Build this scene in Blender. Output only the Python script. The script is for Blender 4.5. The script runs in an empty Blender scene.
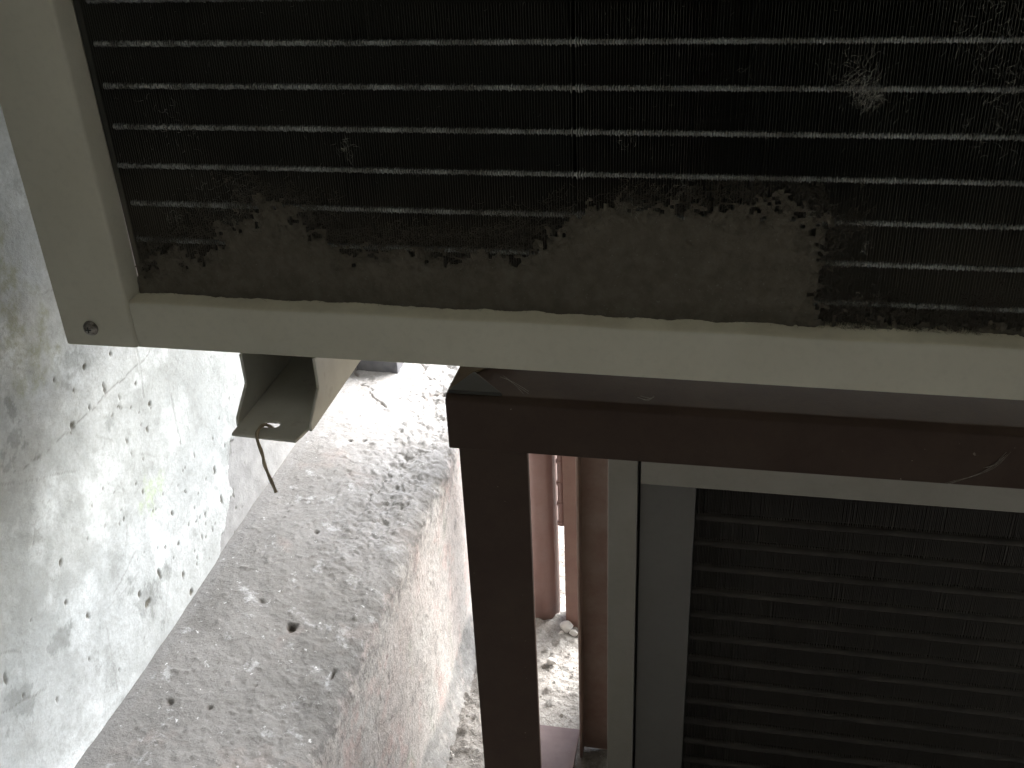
import bpy, bmesh, math, random
import numpy as np

sc = bpy.context.scene
COL = sc.collection
G = 1.13                      # camera height above the ground; all z below are given relative to the camera

# ------------------------------------------------------------------ camera
RIGHT = (0.98, 0.1943, -0.0427); DOWN = (0.0583, -0.4858, -0.8721); FWD = (-0.1902, 0.8522, -0.4875)
from mathutils import Matrix, Vector
cd = bpy.data.cameras.new('camera'); cam = bpy.data.objects.new('camera', cd); COL.objects.link(cam)
r = Vector(RIGHT).normalized(); f = Vector(FWD).normalized(); u = r.cross(f).normalized()
f = u.cross(r)
cam.matrix_world = Matrix(((r.x, u.x, -f.x, 0), (r.y, u.y, -f.y, 0), (r.z, u.z, -f.z, G), (0, 0, 0, 1)))
cd.sensor_width = 36; cd.lens = 36 * 1036.05 / 1024; cd.clip_start = 0.01; cd.clip_end = 500
sc.camera = cam

# ------------------------------------------------------------------ light: bright overcast day beyond the covered spot
SUN_EL, SUN_AZ = 42.0, 48.0          # azimuth measured from +Y towards +X
w = bpy.data.worlds.new('World'); sc.world = w; w.use_nodes = True
nt = w.node_tree; bg = nt.nodes['Background']
sky = nt.nodes.new('ShaderNodeTexSky'); sky.sky_type = 'NISHITA'; sky.sun_disc = False
sky.sun_elevation = math.radians(SUN_EL); sky.sun_rotation = math.radians(SUN_AZ)
sky.air_density = 1.0; sky.dust_density = 2.0; sky.ozone_density = 1.2
nt.links.new(sky.outputs[0], bg.inputs[0]); bg.inputs[1].default_value = 0.12
sl = bpy.data.lights.new('sun', 'SUN'); sun = bpy.data.objects.new('sun', sl); COL.objects.link(sun)
sl.energy = 2.7; sl.angle = math.radians(46); sl.color = (0.985, 0.99, 1.0)
el, az = math.radians(SUN_EL), math.radians(SUN_AZ)
sd = Vector((math.sin(az) * math.cos(el), math.cos(az) * math.cos(el), math.sin(el)))
sun.rotation_euler = sd.to_track_quat('Z', 'Y').to_euler(); sun.location = (2, 4, 5)
vs = sc.view_settings
vs.view_transform = 'Standard'; vs.look = 'None'; vs.gamma = 1.0; vs.use_curve_mapping = False
vs.exposure = 2.82

# ------------------------------------------------------------------ pixel -> point (measuring only)
FPX = 1036.05
CAMR = np.array([list(r), [-u.x, -u.y, -u.z], list(f)])
def ray(px, py): return CAMR.T @ np.array([(px - 512) / FPX, (py - 384) / FPX, 1.0])
def onX(px, py, X): d = ray(px, py); return d * X / d[0]
def onY(px, py, Y): d = ray(px, py); return d * Y / d[1]
def onZ(px, py, Z): d = ray(px, py); return d * Z / d[2]

# ------------------------------------------------------------------ noise
def _h(ix, iy, seed):
    n = (ix.astype(np.int64) * 374761393 + iy.astype(np.int64) * 668265263 + seed * 974634777) & 0xFFFFFFFF
    n = ((n ^ (n >> 13)) * 1274126177) & 0xFFFFFFFF
    return ((n ^ (n >> 16)) & 0xFFFF) / 65535.0
def vnoise(x, y, seed=0):
    ix = np.floor(x); iy = np.floor(y); fx = x - ix; fy = y - iy
    fx = fx * fx * (3 - 2 * fx); fy = fy * fy * (3 - 2 * fy)
    a = _h(ix, iy, seed); b = _h(ix + 1, iy, seed); c = _h(ix, iy + 1, seed); d = _h(ix + 1, iy + 1, seed)
    return (a * (1 - fx) + b * fx) * (1 - fy) + (c * (1 - fx) + d * fx) * fy
def fbm(x, y, freq, octv=4, seed=0, gain=0.5):
    s = 0; amp = 1; tot = 0
    for i in range(octv):
        s = s + amp * vnoise(x * freq, y * freq, seed + i * 17); tot += amp; amp *= gain; freq *= 2.03
    return s / tot
def sstep(a, b, x):
    t = np.clip((x - a) / (b - a), 0, 1); return t * t * (3 - 2 * t)
def seg_dist(x, y, pts):
    d = np.full(x.shape, 1e9)
    for (x0, y0), (x1, y1) in zip(pts[:-1], pts[1:]):
        dx, dy = x1 - x0, y1 - y0; L = dx * dx + dy * dy + 1e-12
        t = np.clip(((x - x0) * dx + (y - y0) * dy) / L, 0, 1)
        d = np.minimum(d, np.hypot(x - x0 - t * dx, y - y0 - t * dy))
    return d
def in_poly(x, y, pts):
    ins = np.zeros(x.shape, bool); n = len(pts)
    for i in range(n):
        x0, y0 = pts[i]; x1, y1 = pts[(i + 1) % n]
        c = ((y0 > y) != (y1 > y)) & (x < (x1 - x0) * (y - y0) / (y1 - y0 + 1e-15) + x0)
        ins ^= c
    return ins

# ------------------------------------------------------------------ object helpers
def tag(o, label=None, cat=None, group=None, kind=None):
    if label: o['label'] = label
    if cat: o['category'] = cat
    if group: o['group'] = group
    if kind: o['kind'] = kind
    return o
def thing(name, loc, label, cat, group=None):
    o = bpy.data.objects.new(name, None); COL.objects.link(o)
    o.location = (loc[0], loc[1], loc[2] + G); o.empty_display_size = 0.05
    return tag(o, label, cat, group)
def wloc(o):
    p = Vector(o.location)
    while o.parent: o = o.parent; p += Vector(o.location)
    return p
def link_mesh(name, me, mat, parent, origin):
    o = bpy.data.objects.new(name, me); COL.objects.link(o)
    if mat: me.materials.append(mat)
    if parent:
        o.parent = parent; o.location = Vector(origin) - wloc(parent)
    else: o.location = origin
    return o
def mesh(name, V, F, mat, parent=None, smooth=False, bevel=0, seg=2):
    V = np.asarray(V, float).copy(); V[:, 2] += G
    lo, hi = V.min(0), V.max(0); org = np.array([(lo[0] + hi[0]) / 2, (lo[1] + hi[1]) / 2, lo[2]])
    me = bpy.data.meshes.new(name); me.from_pydata((V - org).tolist(), [], [list(q) for q in F])
    bm = bmesh.new(); bm.from_mesh(me); bmesh.ops.recalc_face_normals(bm, faces=bm.faces); bm.to_mesh(me); bm.free()
    o = link_mesh(name, me, mat, parent, org)
    if smooth: me.polygons.foreach_set('use_smooth', [True] * len(me.polygons))
    if bevel:
        m = o.modifiers.new('bevel', 'BEVEL'); m.width = bevel; m.segments = seg; m.limit_method = 'ANGLE'; m.angle_limit = math.radians(35)
        me.polygons.foreach_set('use_smooth', [True] * len(me.polygons))
        wn = o.modifiers.new('wn', 'WEIGHTED_NORMAL'); wn.keep_sharp = True
    return o
BOXF = [(0, 1, 3, 2), (4, 6, 7, 5), (0, 4, 5, 1), (2, 3, 7, 6), (0, 2, 6, 4), (1, 5, 7, 3)]
def boxv(x0, x1, y0, y1, z0, z1): return [(x, y, z) for x in (x0, x1) for y in (y0, y1) for z in (z0, z1)]
def box(name, b, mat, parent=None, bevel=0.0008): return mesh(name, boxv(*b), BOXF, mat, parent, bevel=bevel)
class MB:
    def __init__(s): s.V = []; s.F = []
    def add(s, V, F):
        n = len(s.V); s.V += [tuple(v) for v in V]; s.F += [tuple(i + n for i in q) for q in F]; return s
    def box(s, *b): return s.add(boxv(*b), BOXF)
    def prism(s, poly, axis, a, b):          # poly: 2D points in the plane normal to axis
        n = len(poly); V = []
        for t in (a, b):
            for p, q in poly:
                V.append({'x': (t, p, q), 'y': (p, t, q), 'z': (p, q, t)}[axis])
        F = [tuple(range(n))[::-1], tuple(range(n, 2 * n))] + [(i, (i + 1) % n, n + (i + 1) % n, n + i) for i in range(n)]
        return s.add(V, F)
    def tube(s, pts, rad, n=10, caps=True):
        pts = [Vector(p) for p in pts]; V = []; F = []; k = len(pts)
        rads = rad if isinstance(rad, (list, tuple)) else [rad] * k
        t0 = (pts[1] - pts[0]).normalized(); a = t0.orthogonal().normalized()
        for i, p in enumerate(pts):
            t = (pts[min(i + 1, k - 1)] - pts[max(i - 1, 0)]).normalized()
            a = (a - t * a.dot(t)).normalized(); b = t.cross(a)
            for j in range(n):
                q = 2 * math.pi * j / n; V.append(p + (a * math.cos(q) + b * math.sin(q)) * rads[i])
        for i in range(k - 1):
            for j in range(n):
                F.append((i * n + j, i * n + (j + 1) % n, (i + 1) * n + (j + 1) % n, (i + 1) * n + j))
        if caps: F += [tuple(range(n))[::-1], tuple(range((k - 1) * n, k * n))]
        return s.add(V, F)
    def build(s, name, mat, parent=None, **k): return mesh(name, s.V, s.F, mat, parent, **k)
def grid(name, P, mat, attrs=None):
    """P: (n,m,3) points; a dense sheet as one mesh."""
    n, m = P.shape[:2]; V = P.reshape(-1, 3).copy(); V[:, 2] += G
    lo, hi = V.min(0), V.max(0); org = np.array([(lo[0] + hi[0]) / 2, (lo[1] + hi[1]) / 2, lo[2]])
    idx = np.arange(n * m).reshape(n, m)
    Q = np.stack([idx[:-1, :-1], idx[1:, :-1], idx[1:, 1:], idx[:-1, 1:]], -1).reshape(-1, 4)
    me = bpy.data.meshes.new(name)
    me.vertices.add(n * m); me.vertices.foreach_set('co', (V - org).astype(np.float32).ravel())
    me.loops.add(Q.size); me.loops.foreach_set('vertex_index', Q.astype(np.int32).ravel())
    me.polygons.add(len(Q)); me.polygons.foreach_set('loop_start', np.arange(0, Q.size, 4, dtype=np.int32))
    me.polygons.foreach_set('use_smooth', np.ones(len(Q), bool)); me.update(); me.validate()
    for k, a in (attrs or {}).items():
        at = me.attributes.new(k, 'FLOAT', 'POINT'); at.data.foreach_set('value', a.astype(np.float32).ravel())
    return link_mesh(name, me, mat, None, org)
def axis(lo, hi, step, pads_lo=(), pads_hi=()):
    return np.array(sorted(list(pads_lo) + list(np.arange(lo, hi, step)) + [hi] + list(pads_hi)))

# ------------------------------------------------------------------ materials
class NT:
    def __init__(s, name):
        s.m = bpy.data.materials.new(name); s.m.use_nodes = True; s.t = s.m.node_tree
        s.b = s.t.nodes['Principled BSDF']; s.tc = s.t.nodes.new('ShaderNodeTexCoord')
        s.co = s.tc.outputs['Object']
    def n(s, t, **k):
        x = s.t.nodes.new(t)
        for a, v in k.items(): setattr(x, a, v)
        return x
    def set(s, sock, v):
        if hasattr(v, 'links'): s.t.links.new(v, sock)
        else: sock.default_value = v
    def noise(s, scale, detail=4, rough=0.55, lo=0.35, hi=0.65, stretch=None):
        x = s.n('ShaderNodeTexNoise'); co = s.co
        if stretch:
            mp = s.n('ShaderNodeMapping'); mp.inputs['Scale'].default_value = stretch; s.set(mp.inputs[0], co); co = mp.outputs[0]
        s.set(x.inputs['Vector'], co); x.inputs['Scale'].default_value = scale
        x.inputs['Detail'].default_value = detail; x.inputs['Roughness'].default_value = rough
        r_ = s.n('ShaderNodeMapRange'); s.set(r_.inputs[0], x.outputs[0]); r_.inputs[1].default_value = lo; r_.inputs[2].default_value = hi
        return r_.outputs[0]
    def attr(s, name): x = s.n('ShaderNodeAttribute'); x.attribute_name = name; return x.outputs['Fac']
    def mix(s, fac, a, b, mode='MIX'):
        x = s.n('ShaderNodeMix', data_type='RGBA', blend_type=mode)
        s.set(x.inputs[0], fac); s.set(x.inputs[6], a if hasattr(a, 'links') else (*a, 1)); s.set(x.inputs[7], b if hasattr(b, 'links') else (*b, 1))
        return x.outputs[2]
    def math(s, op, a, b=0.0, clamp=False):
        x = s.n('ShaderNodeMath', operation=op, use_clamp=clamp); s.set(x.inputs[0], a); s.set(x.inputs[1], b); return x.outputs[0]
    def bump(s, h, strength=0.3, dist=0.001):
        x = s.n('ShaderNodeBump'); x.inputs['Strength'].default_value = strength; x.inputs['Distance'].default_value = dist
        s.set(x.inputs['Height'], h); s.set(s.b.inputs['Normal'], x.outputs[0])
    def out(s, col, rough=0.6, metal=0.0, spec=0.5):
        s.set(s.b.inputs['Base Color'], col if hasattr(col, 'links') else (*col, 1)); s.set(s.b.inputs['Roughness'], rough)
        s.b.inputs['Metallic'].default_value = metal; s.b.inputs['Specular IOR Level'].default_value = spec
        return s.m
def paint(name, col, dusty, dust_amt=0.5, rough=0.45, speck=0.0):
    k = NT(name)
    c = k.mix(k.math('MULTIPLY', k.noise(22, 5, 0.6), dust_amt), col, dusty)
    c = k.mix(k.math('MULTIPLY', k.noise(160, 3, 0.6, 0.5, 0.75), 0.18), c, tuple(v * 0.6 for v in col))
    if speck: c = k.mix(k.math('MULTIPLY', k.math('MULTIPLY', k.noise(260, 2, 0.5, 0.74, 0.77), k.noise(9, 3, 0.6, 0.5, 0.6)), speck), c, (0.45, 0.42, 0.38))
    k.bump(k.noise(700, 2), 0.08, 0.0004)
    return k.out(c, rough)
M_beige = paint('beige_enamel', (0.55, 0.525, 0.43), (0.49, 0.465, 0.375), 0.6, 0.42)
M_dust = paint('tan_dust', (0.60, 0.56, 0.43), (0.42, 0.385, 0.29), 0.8, 0.95)
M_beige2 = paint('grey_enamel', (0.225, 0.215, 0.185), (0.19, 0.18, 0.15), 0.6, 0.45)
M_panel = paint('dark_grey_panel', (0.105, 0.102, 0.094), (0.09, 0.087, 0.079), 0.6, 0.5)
M_inside = paint('dark_inside', (0.03, 0.03, 0.028), (0.04, 0.038, 0.032), 0.5, 0.8)
M_brown = paint('brown_steel_paint', (0.046, 0.029, 0.022), (0.066, 0.046, 0.034), 0.6, 0.72, 0.6)
M_brown.node_tree.nodes['Principled BSDF'].inputs['Specular IOR Level'].default_value = 0.2
M_brown_top = paint('brown_steel_dusty', (0.075, 0.056, 0.038), (0.105, 0.084, 0.058), 0.7, 0.9, 0.7)
M_brown_top.node_tree.nodes['Principled BSDF'].inputs['Specular IOR Level'].default_value = 0.15
M_brown_light = paint('red_brown_primer', (0.33, 0.195, 0.17), (0.40, 0.28, 0.25), 0.5, 0.45, 0.4)
M_brown_dust = paint('brown_angle_dusty', (0.27, 0.165, 0.13), (0.35, 0.255, 0.21), 0.9, 0.6, 0.4)
M_rail = paint('purple_brown_paint', (0.17, 0.115, 0.115), (0.25, 0.19, 0.185), 0.7, 0.5, 0.5)
M_post = paint('rusty_brown_paint', (0.22, 0.12, 0.095), (0.27, 0.17, 0.135), 0.7, 0.6, 0.4)
M_fin = paint('dusty_fin_metal', (0.055, 0.056, 0.047), (0.04, 0.039, 0.033), 0.5, 0.55)
k = NT('fin_metal_with_dust'); c = k.mix(k.noise(22, 5, 0.6), (0.058, 0.058, 0.048), (0.045, 0.044, 0.037))
sx = k.n('ShaderNodeSeparateXYZ'); k.set(sx.inputs[0], k.co); mr = k.n('ShaderNodeMapRange'); k.set(mr.inputs[0], k.math('ADD', sx.outputs[2], k.math('MULTIPLY', k.noise(18, 5, 0.7, 0.25, 0.75), 0.06)))
mr.inputs[1].default_value = 0.165; mr.inputs[2].default_value = 0.09
c = k.mix(k.math('MULTIPLY', mr.outputs[0], 0.85), c, (0.135, 0.12, 0.094)); M_fin = k.out(c, 0.8, 0, 0.3)
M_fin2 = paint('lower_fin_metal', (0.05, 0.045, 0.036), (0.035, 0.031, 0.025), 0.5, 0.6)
k = NT('coil_tube_metal'); c = k.mix(k.noise(60, 4), (0.31, 0.32, 0.305), (0.12, 0.117, 0.105)); M_tube = k.out(c, 0.36, 0.45)
k = NT('dark_tube_metal'); c = k.mix(k.noise(60, 4), (0.040, 0.036, 0.030), (0.024, 0.021, 0.018)); M_tube2 = k.out(c, 0.7, 0.0, 0.25)  # darker, duller tone for the lower unit's tubes
k = NT('screw_metal'); c = k.mix(k.noise(300, 3), (0.34, 0.32, 0.29), (0.10, 0.085, 0.07)); M_screw = k.out(c, 0.33, 0.8)
k = NT('wire_insulation'); c = k.mix(k.noise(120, 3), (0.42, 0.35, 0.24), (0.28, 0.23, 0.16)); M_wire = k.out(c, 0.6)
k = NT('lint'); c = k.mix(k.noise(90, 6, 0.65), (0.098, 0.086, 0.067), (0.135, 0.12, 0.095)); c = k.mix(k.noise(700, 2, 0.5, 0.68, 0.74), c, (0.17, 0.16, 0.135))
k.bump(k.noise(500, 4, 0.7, 0.2, 0.8), 0.6, 0.001); M_lint = k.out(c, 0.95, 0, 0.1)
k = NT('lint_pale'); M_lintp = k.out(k.mix(k.noise(200, 3), (0.36, 0.35, 0.31), (0.20, 0.19, 0.16)), 0.95, 0, 0.1)
k = NT('rubble_white'); c = k.mix(k.noise(60, 5), (0.74, 0.72, 0.69), (0.52, 0.49, 0.46)); k.bump(k.noise(200, 4), 0.5, 0.001); M_rubble = k.out(c, 0.9, 0, 0.2)
k = NT('block_grey'); c = k.mix(k.noise(60, 5), (0.085, 0.085, 0.092), (0.13, 0.13, 0.135)); M_block = k.out(c, 0.8)
k = NT('foot_enamel'); c = k.mix(k.noise(30, 5), (0.62, 0.60, 0.53), (0.53, 0.51, 0.44)); c = k.mix(k.math('MULTIPLY', k.noise(70, 5, 0.7, 0.58, 0.72), 0.4), c, (0.30, 0.25, 0.18)); M_foot = k.out(c, 0.55)
k = NT('unseen_shell'); c = k.mix(k.noise(6, 5), (0.50, 0.50, 0.46), (0.44, 0.44, 0.40)); M_unseen_shell = k.out(c, 0.9)  # for the unseen wall and roof; tone sets the fill on the fronts

# plaster wall
k = NT('old_plaster')
c = k.mix(k.noise(5, 6, 0.62, 0.38, 0.62), (0.56, 0.585, 0.58), (0.42, 0.44, 0.435))
c = k.mix(k.math('MULTIPLY', k.noise(26, 7, 0.7, 0.47, 0.66), 0.55), c, (0.33, 0.345, 0.335))
c = k.mix(k.math('MULTIPLY', k.noise(110, 5, 0.7, 0.5, 0.7), 0.45), c, (0.35, 0.355, 0.34))
c = k.mix(k.math('MULTIPLY', k.noise(14, 5, 0.6, 0.52, 0.66), 0.8), c, (0.70, 0.735, 0.735))
c = k.mix(k.math('MULTIPLY', k.noise(240, 5, 0.75, 0.44, 0.62), 0.35), c, (0.33, 0.335, 0.32))
flk = k.math('MULTIPLY', k.noise(26, 9, 0.78, 0.575, 0.60), 0.6)
c = k.mix(flk, c, (0.36, 0.37, 0.36))
fl2 = k.math('MULTIPLY', k.noise(11, 9, 0.75, 0.60, 0.63), 0.55)
c = k.mix(fl2, c, (0.40, 0.41, 0.395))
c = k.mix(k.math('MULTIPLY', k.attr('algae'), k.noise(70, 7, 0.75, 0.40, 0.60)), c, (0.30, 0.305, 0.215))
c = k.mix(k.math('MULTIPLY', k.attr('green'), k.noise(120, 6, 0.7, 0.4, 0.6)), c, (0.45, 0.56, 0.30))
bare = k.math('GREATER_THAN', k.math('ADD', k.attr('bare'), k.math('MULTIPLY', k.noise(90, 6, 0.7, 0.3, 0.7), 0.5)), 0.75)
bc = k.mix(k.noise(40, 6, 0.6), (0.29, 0.29, 0.285), (0.37, 0.37, 0.365))
c = k.mix(bare, c, bc)
c = k.mix(k.attr('flaked'), c, k.mix(1.0, c, (0.55, 0.55, 0.53), 'MULTIPLY'))
c = k.mix(k.attr('pit'), c, (0.13, 0.12, 0.095))
c = k.mix(k.attr('crack'), c, (0.20, 0.195, 0.18))
k.bump(k.noise(170, 8, 0.72, 0.25, 0.75), 0.35, 0.0015)
M_wall = k.out(c, 0.92, 0, 0.15)

# concrete ledge
k = NT('ledge_concrete')
top = k.mix(k.noise(9, 6, 0.6), (0.215, 0.207, 0.195), (0.29, 0.281, 0.268))
top = k.mix(k.math('MULTIPLY', k.noise(70, 7, 0.72, 0.45, 0.68), 0.5), top, (0.23, 0.222, 0.212))
top = k.mix(k.math('MULTIPLY', k.noise(34, 6, 0.7, 0.58, 0.66), 0.8), top, (0.50, 0.50, 0.50))
top = k.mix(k.math('MULTIPLY', k.noise(120, 3, 0.6, 0.70, 0.73), 0.9), top, (0.74, 0.74, 0.74))
top = k.mix(k.math('MULTIPLY', k.noise(11, 4, 0.6, 0.6, 0.7), 0.35), top, (0.38, 0.31, 0.28))
top = k.mix(k.math('MULTIPLY', k.attr('raw'), k.noise(55, 6, 0.7, 0.32, 0.6)), top, (0.37, 0.362, 0.357))
top = k.mix(k.math('MULTIPLY', k.attr('smear'), 0.7), top, (0.25, 0.245, 0.237))
face = k.mix(k.noise(8, 6, 0.62), (0.66, 0.60, 0.565), (0.69, 0.67, 0.635))
face = k.mix(k.math('MULTIPLY', k.noise(17, 5, 0.65, 0.52, 0.62), 0.7), face, (0.64, 0.50, 0.46))
face = k.mix(k.math('MULTIPLY', k.noise(40, 6, 0.7, 0.54, 0.66), 0.55), face, (0.47, 0.45, 0.42))
face = k.mix(k.math('MULTIPLY', k.noise(13, 6, 0.7, 0.58, 0.68, (1, 1, 0.5)), 0.6), face, (0.45, 0.47, 0.38))
fr = k.n('ShaderNodeMapRange', interpolation_type='SMOOTHSTEP'); k.set(fr.inputs[0], k.math('ADD', k.attr('face'), k.math('MULTIPLY', k.math('SUBTRACT', k.noise(45, 7, 0.75, 0.2, 0.8), 0.5), 1.1))); fr.inputs[1].default_value = 0.3; fr.inputs[2].default_value = 0.95; fm = fr.outputs[0]
c = k.mix(fm, top, face)
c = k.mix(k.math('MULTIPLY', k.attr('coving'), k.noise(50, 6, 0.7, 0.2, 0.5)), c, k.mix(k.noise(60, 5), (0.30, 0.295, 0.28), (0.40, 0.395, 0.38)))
c = k.mix(k.attr('pit'), c, (0.10, 0.085, 0.07))
c = k.mix(k.attr('crack'), c, (0.20, 0.18, 0.165))
fleck = k.noise(300, 5, 0.75, 0.42, 0.66)
c = k.mix(k.math('MULTIPLY', fleck, 0.32), c, k.mix(1.0, c, (0.5, 0.49, 0.47), 'MULTIPLY'))
c = k.mix(k.math('MULTIPLY', k.noise(190, 4, 0.7, 0.62, 0.68), 0.5), c, k.mix(1.0, c, (1.6, 1.6, 1.6), 'MULTIPLY'))
c = k.mix(k.math('MULTIPLY', k.noise(85, 6, 0.75, 0.60, 0.635), 0.45), c, k.mix(1.0, c, (0.5, 0.48, 0.45), 'MULTIPLY'))
c = k.mix(k.math('MULTIPLY', k.noise(75, 7, 0.8, 0.635, 0.65), 0.7), c, (0.72, 0.72, 0.72))
k.bump(k.noise(200, 8, 0.75, 0.2, 0.8), 0.7, 0.002)
M_ledge = k.out(c, 0.93, 0, 0.15)

# ground
k = NT('dusty_cement_ground')
c = k.mix(k.noise(12, 6, 0.65), (0.33, 0.31, 0.285), (0.43, 0.41, 0.38))
c = k.mix(k.math('MULTIPLY', k.noise(150, 5, 0.7, 0.45, 0.66), 0.7), c, (0.19, 0.175, 0.16))
c = k.mix(k.math('MULTIPLY', k.noise(330, 3, 0.6, 0.64, 0.70), 0.8), c, (0.62, 0.61, 0.59))
k.bump(k.noise(220, 6, 0.7, 0.2, 0.8), 0.8, 0.003)
M_ground = k.out(c, 0.95, 0, 0.15)

# ------------------------------------------------------------------ ground
xs = axis(-0.40, 0.06, 0.004, (-60, -20, -6, -3, -1.5, -0.8, -0.5), (0.15, 0.4, 1, 3, 8, 20, 60))
ys = axis(0.78, 1.75, 0.004, (-30, -8, -2, 0, 0.4, 0.65), (1.9, 2.3, 3, 5, 10, 30, 90))
X, Y = np.meshgrid(xs, ys, indexing='ij')
dense = sstep(-0.5, -0.38, X) * (1 - sstep(0.05, 0.15, X)) * sstep(0.65, 0.8, Y) * (1 - sstep(1.7, 1.9, Y))
Z = -1.13 + dense * ((fbm(X, Y, 14, 5, 3) - 0.5) * 0.014 + np.maximum(fbm(X, Y, 90, 3, 9) - 0.58, 0) * 0.03
                     + 0.0016 * np.sin((X * 0.5 + Y * 0.9 + 0.02 * fbm(X, Y, 20, 2, 5)) * 620) * sstep(0.5, 0.6, fbm(X, Y, 7, 2, 31)))
Z += dense * 0.012 * np.exp(-((X + 0.25) ** 2 / 0.002 + (Y - 1.19) ** 2 / 0.004))
tag(grid('ground', np.stack([X, Y, Z], -1), M_ground), kind='structure')

# ------------------------------------------------------------------ plaster wall (plane X = WX)
WX = -0.545
ys = axis(0.30, 1.42, 0.0016, (-1.2, -0.6, -0.2, 0.0, 0.15, 0.24), (1.5, 1.7, 2.2, 3.0, 4.5))
zs = axis(-0.79, -0.12, 0.0016, (-1.2, -1.0, -0.9, -0.83), (-0.05, 0.1, 0.4, 0.9, 1.5))
Y, Z = np.meshgrid(ys, zs, indexing='ij')
dx = (fbm(Y, Z, 4, 3, 2) - 0.5) * 0.008 + (fbm(Y, Z, 30, 4, 4) - 0.5) * 0.0022
pit = np.zeros_like(Y)
rng = np.random.default_rng(4)
known = [(73, 426, 5, 6), (105, 388, 3, 8), (85, 367, 4, 4), (111, 354, 3, 4), (150, 404, 4, 4), (54, 380, 2, 4), (60, 562, 3.5, 6), (66, 603, 3.5, 4),
         (88, 616, 4, 5), (183, 575, 4, 6), (158, 573, 3, 9), (147, 603, 9, 6), (139, 594, 4, 4), (191, 592, 4, 5), (178, 544, 4, 3), (172, 513, 2.5, 5),
         (5, 679, 3, 8), (23, 696, 2, 2), (87, 539, 2, 2), (89, 659, 2, 3), (124, 520, 2, 4), (113, 416, 2, 3), (90, 408, 2, 3), (136, 384, 2.5, 3),
         (165, 547, 2, 4), (214, 470, 3, 6), (222, 500, 3, 7), (205, 515, 2, 5), (57, 700, 3, 4), (118, 670, 2, 3), (30, 620, 2, 2)]
spots = []
for px, py, rw, rh in known:
    p = onX(px, py, WX); d = np.linalg.norm(p); spots.append((p[1], p[2], rw * d / FPX * 0.68, rh * d / FPX * 0.72, 0.0016))
for _ in range(60):
    px, py = rng.normal(205, 32), rng.normal(500, 48); p = onX(px, py, WX); rr = rng.uniform(0.0005, 0.0012); spots.append((p[1], p[2], rr, rr * rng.uniform(1.2, 3.2), 0.0015))
for _ in range(420):
    yy = rng.uniform(0.4, 1.2); zz = rng.uniform(-0.76, -0.2)
    if vnoise(np.array([yy * 7]), np.array([zz * 7]), 77)[0] * (0.55 + 0.6 * sstep(0.6, 0.9, np.array([yy]))[0]) < 0.42: continue
    rr = rng.uniform(0.0006, 0.0014) * (1.8 if rng.random() < 0.07 else 1)
    spots.append((yy, zz, rr, rr * rng.uniform(0.9, 2.4), 0.0009))
for yy, zz, ra, rb, dep in spots:
    i0, i1 = np.searchsorted(ys, [yy - 3 * ra - .004, yy + 3 * ra + .004]); j0, j1 = np.searchsorted(zs, [zz - 3 * rb - .004, zz + 3 * rb + .004])
    if i1 <= i0 or j1 <= j0: continue
    a = Y[i0:i1, j0:j1]; b = Z[i0:i1, j0:j1]
    q = np.hypot((a - yy) / ra, (b - zz) / rb) + (fbm(a, b, 330, 2, 6) - 0.5) * 1.1
    mk = 1 - sstep(0.65, 1.1, q)
    dx[i0:i1, j0:j1] -= mk * dep; pit[i0:i1, j0:j1] = np.maximum(pit[i0:i1, j0:j1], mk * (0.9 if dep > .001 else 0.8))
def wallpts(pp): return [tuple(onX(a, b, WX)[1:]) for a, b in pp]
crack = np.zeros_like(Y)
yj = Y + (fbm(Y, Z, 55, 3, 12) - 0.5) * 0.006; zj = Z + (fbm(Y, Z, 55, 3, 13) - 0.5) * 0.006
for pp, wd, st in [([(25, 467), (70, 432), (94, 408), (150, 352)], 0.0011, 0.6), ([(136, 347), (141, 372), (144, 399)], 0.0018, 0.35), ([(172, 396), (176, 420), (181, 442)], 0.0028, 0.3),
               ([(0, 485), (40, 480), (78, 470)], 0.0009, 0.4), ([(30, 560), (36, 520), (48, 500)], 0.0008, 0.3), ([(0, 715), (20, 704), (45, 690)], 0.001, 0.5), ([(120, 480), (128, 520), (124, 560)], 0.0008, 0.3)]:
    wd = wd * 0.55 * (0.5 + vnoise(Y * 80, Z * 80, 55)); d = seg_dist(yj, zj, wallpts(pp)); mk = (1 - sstep(wd * 0.5, wd * 1.5, d)) * st; crack = np.maximum(crack, mk); dx -= mk * 0.0012
for _ in range(46):
    a0 = (rng.uniform(0.42, 1.1), rng.uniform(-0.74, -0.22)); an = rng.uniform(0, 3.14); L_ = rng.uniform(0.02, 0.10)
    b0 = (a0[0] + L_ * math.cos(an), a0[1] + L_ * math.sin(an)); i0, i1 = np.searchsorted(ys, sorted((a0[0], b0[0]))); j0, j1 = np.searchsorted(zs, sorted((a0[1], b0[1])))
    i0 -= 6; i1 += 6; j0 -= 6; j1 += 6
    d = seg_dist(yj[i0:i1, j0:j1], zj[i0:i1, j0:j1], [a0, b0]); mk = (1 - sstep(0.0003, 0.0012, d)) * rng.uniform(0.15, 0.5)
    crack[i0:i1, j0:j1] = np.maximum(crack[i0:i1, j0:j1], mk)
bare = np.zeros_like(Y)
poly = wallpts([(243, 425), (232, 440), (229, 462), (232, 491), (226, 527), (212, 570), (262, 545), (310, 460), (420, 320), (300, 300), (290, 360)])
d = seg_dist(Y, Z, poly + [poly[0]]); ins = in_poly(Y, Z, poly)
bare = 0.5 + np.where(ins, 1, -1) * d * 60
far = (Y > 1.0) & (Z < -0.45); bare = np.where(far & ins, 1.0, bare)
foot = wallpts([(78, 765), (140, 676), (195, 597), (225, 553)])
bare = np.maximum(bare, 0.45 - seg_dist(Y, Z, foot) * 90)
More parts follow.
